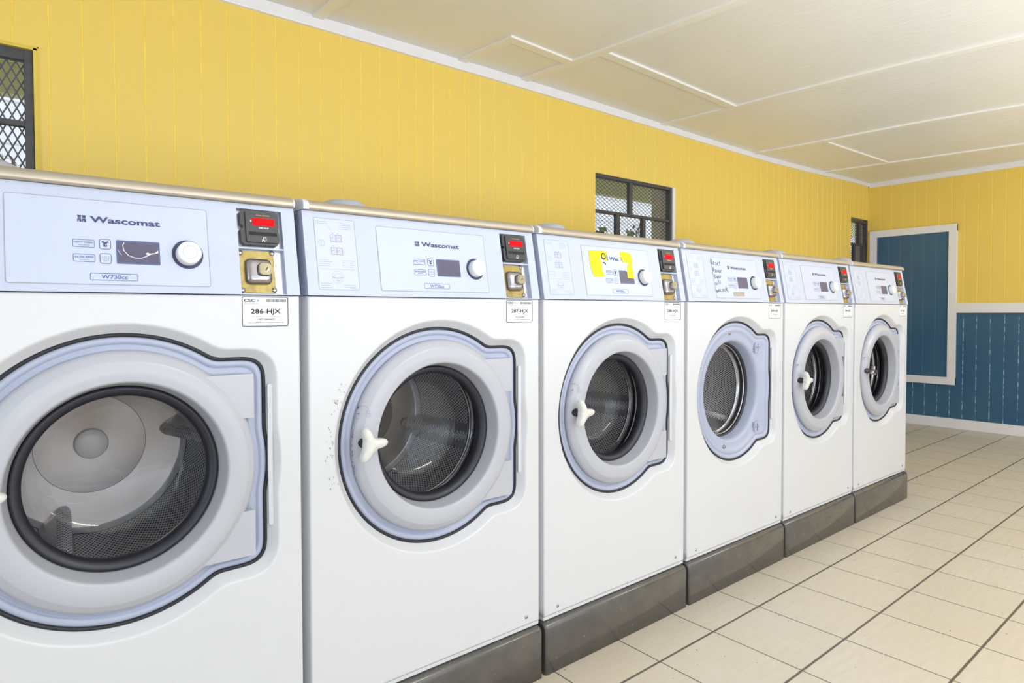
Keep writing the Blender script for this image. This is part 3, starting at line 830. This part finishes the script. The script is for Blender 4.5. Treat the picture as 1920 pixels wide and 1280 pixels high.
# ------------------------------------------------------------------ plinths
def m_plinth():
    x0, x1 = -.004, W+.0005
    P = [(-.012, 0), (-.012, .126), (-.0105, .134), (-.006, .1400), (0, .1430), (.01, .1445), (.03, .1450), (.73, .1450), (.73, 0)]
    e = .010
    mb = MB()
    def ring(x, ins): return [(x, y+(ins if y < .5 else 0), z-(ins if z > .1 else 0)) for y, z in P]
    mb.loft([ring(x0, .004), ring(x0+.002, .0012), ring(x0+.006, 0), ring(x1-.006, 0), ring(x1-.002, .0012), ring(x1, .004)], 0, True, True, True, True, flip=True)
    return mb.mesh('machine_plinth', ['plinth'])
PL = ['under the nearest washer at the left edge of the photo', 'under the scuffed washer stickered 287-HJX', 'under the washer with the torn yellow notice',
      'under the washer that has no door', 'under the washer right of the doorless one', 'under the farthest washer, its right end free on the tiles']
for k in range(6):
    o = link('machine_plinth', cached('plinth', m_plinth), None, (k*PITCH, 0, 0))
    tag(o, 'dark grey painted plinth '+PL[k], 'plinth', 'plinths under the washing machines')

# ------------------------------------------------------------------ room shell
def lerp(tab, x):
    if x <= tab[0][0]: return tab[0][1]
    for (a, p), (b, q) in zip(tab, tab[1:]):
        if x <= b: 
            t = (x-a)/(b-a); t = t*t*(3-2*t); return p+(q-p)*t
    return tab[-1][1]
CB = [(XL, 2.1685), (2.0, 2.1665), (4.8, 2.148), (XB, 2.1830)]
CT = [(XL, 2.2210), (2.0, 2.2150), (4.6, 2.184), (XB, 2.214)]
def ceil_z(x, y):
    e = lerp(CT, x); t = min(1, max(0, (YW-y)/1.3)); t = t*t*(3-2*t); return e+(ZT-e)*t

# floor
mb = MB(); mb.box(XL, XB+.1, YF, YW+.1, -.1, 0); struct(link('floor', mb.mesh('floor', ['floor'])))

WINS = [(-.46, .2834, 1.36, 1.8513), (2.8978, 3.6555, 1.36, 1.8125), (6.322, 6.690, 1.36, 1.8700)]
GS, GW, GD = .0921, .0060, .0018
def groove_wall(name, a0, a1, phase, zsegs, fn, holes=(), flip=False):
    """vertical-board wall: a runs along the wall; fn(a, depth, z) -> xyz"""
    mb = MB(); edges = [a0, a1]
    k = math.ceil((a0-phase)/GS)
    gr = []
    while phase+k*GS < a1: gr.append(phase+k*GS); k += 1
    cuts = [a0]
    segs = []   # (a, b, kind)
    pos = a0
    for g_ in gr:
        if g_-GW/2 > pos: segs.append((pos, g_-GW/2, 0))
        segs.append((max(pos, g_-GW/2), g_+GW/2, 1)); pos = g_+GW/2
    if pos < a1: segs.append((pos, a1, 0))
    hx = sorted({h for H in holes for h in H[:2]})
    ns = []
    for a, b, kd in segs:
        c = [a]+[h for h in hx if a < h < b]+[b]
        for p, q in zip(c, c[1:]): ns.append((p, q, kd))
    hz = sorted({h for H in holes for h in H[2:]})
    for (z0, z1, mi) in zsegs:
        c = [z0]+[h for h in hz if z0 < h < z1]+[z1]
        for p, q in zip(c, c[1:]):
            for a, b, kd in ns:
                am, zm = (a+b)/2, (p+q)/2
                if any(H[0] < am < H[1] and H[2] < zm < H[3] for H in holes): continue
                if kd == 0:
                    v = [fn(a, 0, p), fn(b, 0, p), fn(b, 0, q), fn(a, 0, q)]; mb.add(v[::-1] if flip else v, [(0, 1, 2, 3)], mi)
                else:
                    a2, b2 = a+(b-a)*.25, b-(b-a)*.25
                    for (s, ds, e, de) in ((a, 0, a2, GD), (a2, GD, b2, GD), (b2, GD, b, 0)):
                        v = [fn(s, ds, p), fn(e, de, p), fn(e, de, q), fn(s, ds, q)]; mb.add(v[::-1] if flip else v, [(0, 1, 2, 3)], mi+1)
    return mb
ZS = [(0, 1.04, 2), (1.04, 2.26, 0)]
mb = groove_wall('wall_left', XL, XB, .0390, ZS, lambda a, d, z: (a, YW+d, z), WINS)
# solid body of the wall behind the boards, with the window openings left out
xs = sorted({XL, XB+.1} | {h for H in WINS for h in H[:2]}); TH = .11
for a, b in zip(xs, xs[1:]):
    H = [h for h in WINS if h[0] <= a+1e-6 and b-1e-6 <= h[1]]
    if not H: mb.box(a, b, YW+.006, YW+TH, 0, 2.5, 4)
    else: mb.box(a, b, YW+.006, YW+TH, 0, H[0][2], 4); mb.box(a, b, YW+.006, YW+TH, H[0][3], 2.5, 4)
struct(link('wall_left', mb.mesh('wall_left', ['yellow', 'yellowgroove', 'blue', 'bluegroove', 'reveal'])))
mb = groove_wall('wall_back', YF, YW, .0690, ZS, lambda a, d, z: (XB+d, a, z), (), True)
mb.box(XB+.006, XB+.1, YF, YW+.1, 0, 2.5)
struct(link('wall_back', mb.mesh('wall_back', ['yellow', 'yellowgroove', 'blue', 'bluegroove'])))
# opposite side: solid wall with wide openings to the daylight
mb = MB(); yo = YF
mb.box(XL, -1.6, yo-.12, yo, 0, 2.5, 0); mb.box(3.6, XB+.1, yo-.12, yo, 0, 2.5, 0); mb.box(-1.6, 3.6, yo-.12, yo, 2.12, 2.5, 0)
struct(link('wall_front', mb.mesh('wall_front', ['trim'])))
mb = MB(); mb.box(XL-.12, XL, YF-.12, -3.2, 0, 2.5); mb.box(XL-.12, XL, .4, YW+.1, 0, 2.5); mb.box(XL-.12, XL, -3.2, .4, 2.12, 2.5)
struct(link('wall_right', mb.mesh('wall_right', ['trim'])))
# ceiling (very slightly sagging sheets)
mb = MB(); nx, ny = 50, 26
vs = []
for i in range(nx+1):
    for j in range(ny+1):
        x = XL+(XB-XL)*i/nx; y = YW-(YW-YF)*(j/ny)**1.3; vs.append((x, y, ceil_z(x, y)))
mb.add(vs, [(i*(ny+1)+j, i*(ny+1)+j+1, (i+1)*(ny+1)+j+1, (i+1)*(ny+1)+j) for i in range(nx) for j in range(ny)], 0, True)
mb.box(XL-.12, XB+.12, YF-.12, YW+.12, 2.45, 2.5)
struct(link('ceiling', mb.mesh('ceiling', ['ceiling'])))
# crown mouldings
def crown_left():
    mb = MB(); rings = []
    for i in range(60):
        x = XL+(XB-XL)*i/59; b, t = lerp(CB, x), lerp(CT, x)+.002
        rings.append([(x, YW+.002, b), (x, YW-.012, b+.002), (x, YW-.013, b+.006), (x, YW-.013, t), (x, YW+.002, t)])
    mb.loft(rings, 0, False, True, True, True); return mb
struct(link('trim_1', crown_left().mesh('trim_1', ['trim'])))
mb = MB(); mb.box(XB-.016, XB+.002, YF, YW-.012, 2.170, 2.2175); mb.box(XB-.020, XB-.014, YF, YW-.012, 2.200, 2.2175)
struct(link('trim_2', mb.mesh('trim_2', ['trim'])))
mb = MB(); mb.box(XB-.018, XB+.004, YF, .4936, .9979, 1.0797); bevelled(struct(link('trim_3', mb.mesh('trim_3', ['trim']))), .002)
mb = MB(); mb.box(XL, XB-.018, YW-.018, YW+.004, .9979, 1.0797); struct(link('trim_4', mb.mesh('trim_4', ['trim'])))
mb = MB(); mb.box(XB-.016, XB+.004, YF, YW-.018, 0, .0847); bevelled(struct(link('baseboard_back', mb.mesh('baseboard_back', ['trim']))), .003)
mb = MB(); mb.box(XL, XB-.016, YW-.016, YW+.004, 0, .0847); struct(link('baseboard_left', mb.mesh('baseboard_left', ['trim'])))
# ceiling battens
def batten(n, a, b, w=.046, h=.010):
    (x0, y0), (x1, y1) = a, b; dx, dy = x1-x0, y1-y0; L = math.hypot(dx, dy); px, py = dy/L*w, -dx/L*w
    if abs(dy) > abs(dx) and px < 0: px, py = -px, -py
    if abs(dx) >= abs(dy) and py > 0: px, py = -px, -py
    mb = MB(); N = max(2, int(L/.15)); rings = []
    for i in range(N+1):
        t = i/N; X, Y = x0+dx*t, y0+dy*t; q = []
        for s in (0, 1): q.append((X+px*s, Y+py*s, ceil_z(X, Y)))
        A, B = q
        rings.append([(A[0], A[1], A[2]+.002), (A[0], A[1], A[2]-h), (B[0], B[1], B[2]-h), (B[0], B[1], B[2]+.002)])
    mb.loft(rings, 0, False, True, True, True); bmx = mb.mesh('trim_%d' % n, ['batten']); return struct(link('trim_%d' % n, bmx))
BT = [((1.197, 1.172), (1.263, .10)), ((1.263, .10), (1.43, -3.0)),
      ((1.9212, 1.172), (1.9525, .8712)), ((1.9525, .8712), (2.352, .8912)), ((2.3193, 1.172), (2.4368, .073)), ((2.4368, .073), (2.76, -3.0)),
      ((2.4111, .7250), (3.5561, .7507)), ((3.4859, 1.172), (3.7143, -.5377)), ((3.7143, -.5377), (4.04, -3.0)),
      ((4.5916, 1.172), (4.9056, -.3007)), ((4.9056, -.3007), (5.4, -3.0)), ((4.7509, .7460), (5.816, .7464)), ((5.7426, 1.172), (6.0165, -.0796)), ((6.0165, -.0796), (6.55, -2.9))]
for i, (a, b) in enumerate(BT): batten(5+i, a, b, .046 if i not in (11,) else .03)

# framed panel on the far wall
t = empty('framed_panel', (XB, .83, .3751)); tag(t, 'tall blue boarded panel in a flat white frame on the far wall', 'panel')
def loc(mb): return mb.mapped(lambda x, y, z: (x-XB, y-.83, z-.3751))
yl, yr, z0, z1, fw = 1.1663, .4868, .3751, 1.7620, .060
mb = MB(); mb.box(XB-.018, XB+.002, yr, yl, z1-.062, z1); mb.box(XB-.018, XB+.002, yr, yl, z0, z0+.065)
mb.box(XB-.0185, XB+.002, yr, yr+fw, z0, z1); mb.box(XB-.0185, XB+.002, yl-fw, yl, z0, z1)
bevelled(link('frame', loc(mb).mesh('panel_frame', ['trim']), t), .0015)
mb = groove_wall('p', yr+.03, yl-.03, .085, [(z0+.03, z1-.03, 0)], lambda a, d, z: (XB-.006+d, a, z), (), True)
mb.quad((XB-.001, yr+.03, z0+.03), (XB-.001, yl-.03, z0+.03), (XB-.001, yl-.03, z1-.03), (XB-.001, yr+.03, z1-.03))
link('boards', loc(mb).mesh('panel_boards', ['bluepanel' if 'bluepanel' in M else 'blue', 'bluegroove2' if 'bluegroove2' in M else 'blue']), t)

# ------------------------------------------------------------------ windows
def lattice(x0, x1, z0, z1, pw, ph, y, r=.0012):
    """expanded-metal diamonds clipped to a rectangle"""
    mb = MB()
    for sgn in (1, -1):
        s = ph/pw*sgn
        k0 = int(floor(-2*(z1-z0+abs(s)*(x1-x0))/ph)); 
        for k in range(k0, -k0):
            # z = z0 + s*(x-x0) + k*ph
            c = k*ph
            pts = []
            for x in (x0, x1):
                z = z0+s*(x-x0)+c
                if z0 <= z <= z1: pts.append((x, z))
            for z in (z0, z1):
                x = x0+(z-z0-c)/s
                if x0 < x < x1: pts.append((x, z))
            if len(pts) < 2: continue
            (xa, za), (xb, zb) = pts[0], pts[-1]; L = math.hypot(xb-xa, zb-za)
            if L < .004: continue
            nx, nz = -(zb-za)/L*r, (xb-xa)/L*r; yo = y+(.0006 if sgn > 0 else -.0006)
            a = [(xa-nx, yo-r, za-nz), (xa+nx, yo-r, za+nz), (xa+nx, yo+r, za+nz), (xa-nx, yo+r, za-nz)]
            b = [(p[0]+xb-xa, p[1], p[2]+zb-za) for p in a]
            mb.loft([a, b], 0, False, True)
    return mb
def window(n, H, bars, lat, casing, desc):
    x0, x1, z0, z1 = H; t = empty('window_%d' % n, (x0, YW, z0)); t['kind'] = 'structure'; t['label'] = desc
    f = lambda x, y, z: (x-x0, y-YW, z-z0)
    mb = MB()
    for (a, b, c, d, yy, dd) in bars: mb.box(a, b, YW+yy, YW+yy+dd, c, d)
    bevelled(link('window_frame', mb.mapped(f).mesh('window_frame', ['darksteel']), t), .0012)
    link('mesh_screen', lattice(*lat).mapped(f).mesh('mesh_screen', ['mesh']), t)
    if casing:
        mb = MB()
        for bx in casing[1]: mb.box(*bx)
        link('casing', mb.mapped(f).mesh('casing', [casing[0]]), t)
D = .035
b = WINS[0]
window(1, b, [(b[0], b[1]-.010, 1.812, 1.8465, .012, .03), (b[1]-.033, b[1]-.010, b[2], 1.846, .010, .034), (b[0], b[1]-.033, 1.604, 1.6215, .012, .024), (b[0], b[0]+.02, b[2], b[3], .012, .03), (b[0], b[1], b[2], b[2]+.02, .012, .03)],
       (b[0]+.01, b[1]-.03, b[2]+.01, 1.83, .0243, .0490, YW+D, .0021), ('yellowtrim', [(b[1]-.0095, b[1]+.001, YW-.002, YW+.06, b[2], b[3]), (b[0], b[1], YW-.002, YW+.06, b[3]-.006, b[3]+.001),
       (b[1]+.001, b[1]+.0045, YW-.003, YW+.001, b[2], b[3]+.005), (b[0], b[1]+.0045, YW-.003, YW+.001, b[3]+.001, b[3]+.005)]), 'narrow steel-framed window with diamond mesh at the left edge')
b = WINS[1]
window(2, b, [(b[0], b[1]-.024, 1.7940, b[3], .004, .03), (b[1]-.046, b[1]-.028, b[2], b[3]-.004, .002, .034), (b[0], b[1]-.03, 1.5890, 1.6060, .006, .024), (3.2115, 3.2415, 1.60, 1.80, .008, .022),
       (3.0915, 3.1240, b[2], 1.595, .008, .022), (3.3390, 3.3680, b[2], 1.595, .008, .022), (b[0], b[0]+.012, b[2], b[3], .012, .03)],
       (b[0], b[1]-.03, b[2], 1.80, .0400, .0225, YW+D, .0011), ('trim', [(b[1]-.026, b[1]+.001, YW-.004, YW+.028, b[2], b[3])]), 'wide steel-framed window with diamond mesh above the torn-notice washer')
b = WINS[2]
window(3, b, [(b[0], b[1], 1.832, 1.858, .006, .03), (6.5150, 6.5580, 1.635, 1.84, .006, .024), (b[0], b[1], 1.6240, 1.6420, .006, .024), (6.4040, 6.4420, b[2], 1.63, .006, .022), (6.6200, 6.690, b[2], 1.63, .006, .03), (6.676, 6.690, b[2], b[3], .006, .03), (b[0], b[0]+.008, b[2], b[3], .012, .02)],
       (b[0], b[1], b[2], 1.85, .0400, .0225, YW+D, .0012), None, 'small steel-framed mesh window in the far corner')

# ------------------------------------------------------------------ outside
def leaf_mat(name, c1, c2):
    g = G(name); tc = g.n('TexCoord').outputs['Object']
    g.bsdf(g.mix(g.ramp(g.noise(9, 3, tc), .35, .65), lin(c1), lin(c2)), .6); return g.m
M['leaf'] = leaf_mat('shrub_leaves', (70, 86, 50), (134, 140, 84))
M['soffit'] = simple('porch_soffit_paint', (242, 245, 205), .6, var=.06)
M['tan'] = simple('tan_render', (206, 198, 176), .7, var=.06)
M['porchbeam'] = simple('porch_beam_paint', (226, 226, 186), .6, var=.05)
M['siding'] = simple('white_siding', (236, 238, 244), .6, var=.02)
M['ground'] = simple('ground', (205, 200, 184), .9, var=.08, scale=3)
mb = MB(); mb.box(-30, 40, YW+.12, 40, -.12, -.02); struct(link('ground', mb.mesh('ground', ['ground'])))
# porch roof along the outside of the wall
t = empty('porch_roof', (2, YW+TH, 0)); tag(t, 'pale green porch roof edge seen through the mesh windows', 'roof')
f = lambda x, y, z: (x-2, y-YW-TH, z)
mb = MB(); mb.box(-2.6, 11, YW+TH, 3.0, 2.36, 2.44)
link('soffit', mb.mapped(f).mesh('soffit', ['soffit']), t)
for yy in (1.75, 2.35):
    mb = MB(); mb.box(-2.6, 11, yy, yy+.06, 2.27, 2.36); link('beam', mb.mapped(f).mesh('beam', ['porchbeam']), t)
mb = MB(); mb.box(-2.6, 11, 2.95, 3.03, 2.19, 2.44); link('fascia_board', mb.mapped(f).mesh('fascia_board', ['porchbeam']), t)
for x in (3.78, 6.95):
    mb = MB(); mb.box(x, x+.6, YW+TH, YW+TH+(.165 if x < 4 else .078), -.02, 2.36); o = link('wall_pier', mb.mesh('wall_pier', ['tan']))
    tag(o, 'tan wall pier outside the '+('wide middle window' if x < 4 else 'small corner window'), 'pier')
# white building across the yard
t = empty('building', (8, 9, -.02)); tag(t, 'bright white sided building across the yard, seen through the mesh windows', 'building')
mb = MB(); mb.box(-8, 22, 0, 4, 0, 5.2)
link('siding_wall', mb.mesh('siding_wall', ['siding']), t)
mb = MB()
for i in range(9): mb.box(-8, 22, -.012, 0, .5+i*.55, .52+i*.55)
link('siding_seams', mb.mesh('siding_seams', ['cap']), t)
for x in (-3.2, -1.1, 1.2): 
    mb = MB(); mb.box(x, x+.10, -.1, -.02, 0, 5.1); link('downpipe', mb.mesh('downpipe', ['cap']), t)
def shrub(x, y, h, w, sd, label):
    rnd = random.Random(sd); t = empty('shrub', (x, y, -.02)); tag(t, label, 'shrub', 'shrubs outside the windows')
    mb = MB()
    for i in range(1800):
        a, b, r = rnd.uniform(0, 2*pi), rnd.uniform(-1, 1), rnd.random()**.4
        px, py, pz = w*r*cos(a)*sqrt(1-b*b), w*r*sin(a)*sqrt(1-b*b), h*.6+h*.4*r*b
        s = .026; u = [rnd.gauss(0, 1)*s for _ in range(3)]; v = [rnd.gauss(0, 1)*s for _ in range(3)]
        mb.add([(px, py, pz), (px+u[0], py+u[1], pz+u[2]), (px+u[0]+v[0], py+u[1]+v[1], pz+u[2]+v[2]), (px+v[0], py+v[1], pz+v[2])], [(0, 1, 2, 3)])
    link('foliage', mb.mesh('foliage', ['leaf']), t)
    mb = MB(); mb.loft([[(.05*cos(k), .05*sin(k), z) for k in (0, 1.05, 2.1, 3.14, 4.2, 5.25)] for z in (0, h*.6)]); link('stem', mb.mesh('stem', ['tan']), t)
shrub(6.35, 4.2, 2.12, .24, 1, 'shrub outside at the left side of the wide middle window')
shrub(7.08, 4.2, 2.24, .22, 2, 'tallest shrub outside the middle of the wide window')
shrub(7.75, 4.3, 2.12, .24, 4, 'low shrub behind the pier side of the wide middle window')
shrub(.3, 4.2, 2.12, .6, 3, 'shrub outside the narrow window at the left edge')

# ------------------------------------------------------------------ camera
cd = bpy.data.cameras.new('camera'); cam = bpy.data.objects.new('camera', cd); COL.objects.link(cam); SC.camera = cam
F, CX, CY, YAW, PIT, ROL = 1178.05427, 900.64544, 615.8949, 37.88357, -1.43101, -.19504
cd.sensor_fit = 'HORIZONTAL'; cd.sensor_width = 36; cd.lens = F/1920*36
cd.shift_x = (960-CX)/1920; cd.shift_y = (CY-640)/1920; cd.clip_start = .02
from mathutils import Matrix, Vector
y, p, r = radians(YAW), radians(PIT), radians(ROL)
fw_ = Vector((sin(y)*cos(p), cos(y)*cos(p), sin(p))); rt = Vector((cos(y), -sin(y), 0)); up = rt.cross(fw_)
r2 = rt*cos(r)+up*sin(r); u2 = -rt*sin(r)+up*cos(r)
m = Matrix((( r2.x, u2.x, -fw_.x, .15516), (r2.y, u2.y, -fw_.y, -1.26277), (r2.z, u2.z, -fw_.z, 1.01115), (0, 0, 0, 1)))
cam.matrix_world = m

# ------------------------------------------------------------------ light
w = bpy.data.worlds.new('sky'); SC.world = w; w.use_nodes = True
bg = w.node_tree.nodes['Background']; bg.inputs[0].default_value = (.86, .93, 1, 1); bg.inputs[1].default_value = 1.7
def area(name, loc, tgt, sx, sy, e, col):
    l = bpy.data.lights.new(name, 'AREA'); l.shape = 'RECTANGLE'; l.size = sx; l.size_y = sy; l.energy = e; l.color = col
    o = bpy.data.objects.new(name, l); COL.objects.link(o); o.location = loc
    o.rotation_euler = (Vector(tgt)-Vector(loc)).to_track_quat('-Z', 'Y').to_euler(); return o
area('daylight_opening', (1.0, YF+.05, 1.15), (1.0, 0, 1.15), 5.0, 1.9, 28, (.88, .93, 1))
area('daylight_side', (XL+.05, -1.4, 1.15), (0, -1.4, 1.15), 3.4, 1.9, 15, (.78, .88, 1))
area('overhead_fill', (1.8, -2.2, 2.16), (1.8, -2.2, 0), 1.2, .3, 26, (1, .95, .86))  # unseen overhead area lights added as warm fill, no fixture behind them
area('overhead_fill', (4.8, -2.2, 2.16), (4.8, -2.2, 0), 1.2, .3, 26, (1, .93, .82))
area('up_fill', (1.6, -2.3, .75), (1.6, -2.2, 3), 3.0, 1.6, 70, (.95, .97, 1))  # added up-facing fill behind the camera to brighten the ceiling, no real source
area('up_fill', (4.8, -2.2, .75), (4.8, -2.2, 3), 3.0, 1.6, 56, (.96, .99, 1))
vs_ = SC.view_settings; vs_.view_transform = 'Standard'; vs_.look = 'None'; vs_.gamma = 1; vs_.use_curve_mapping = False; vs_.exposure = -0.13
SC.cycles.max_bounces = 10; SC.cycles.transparent_max_bounces = 12
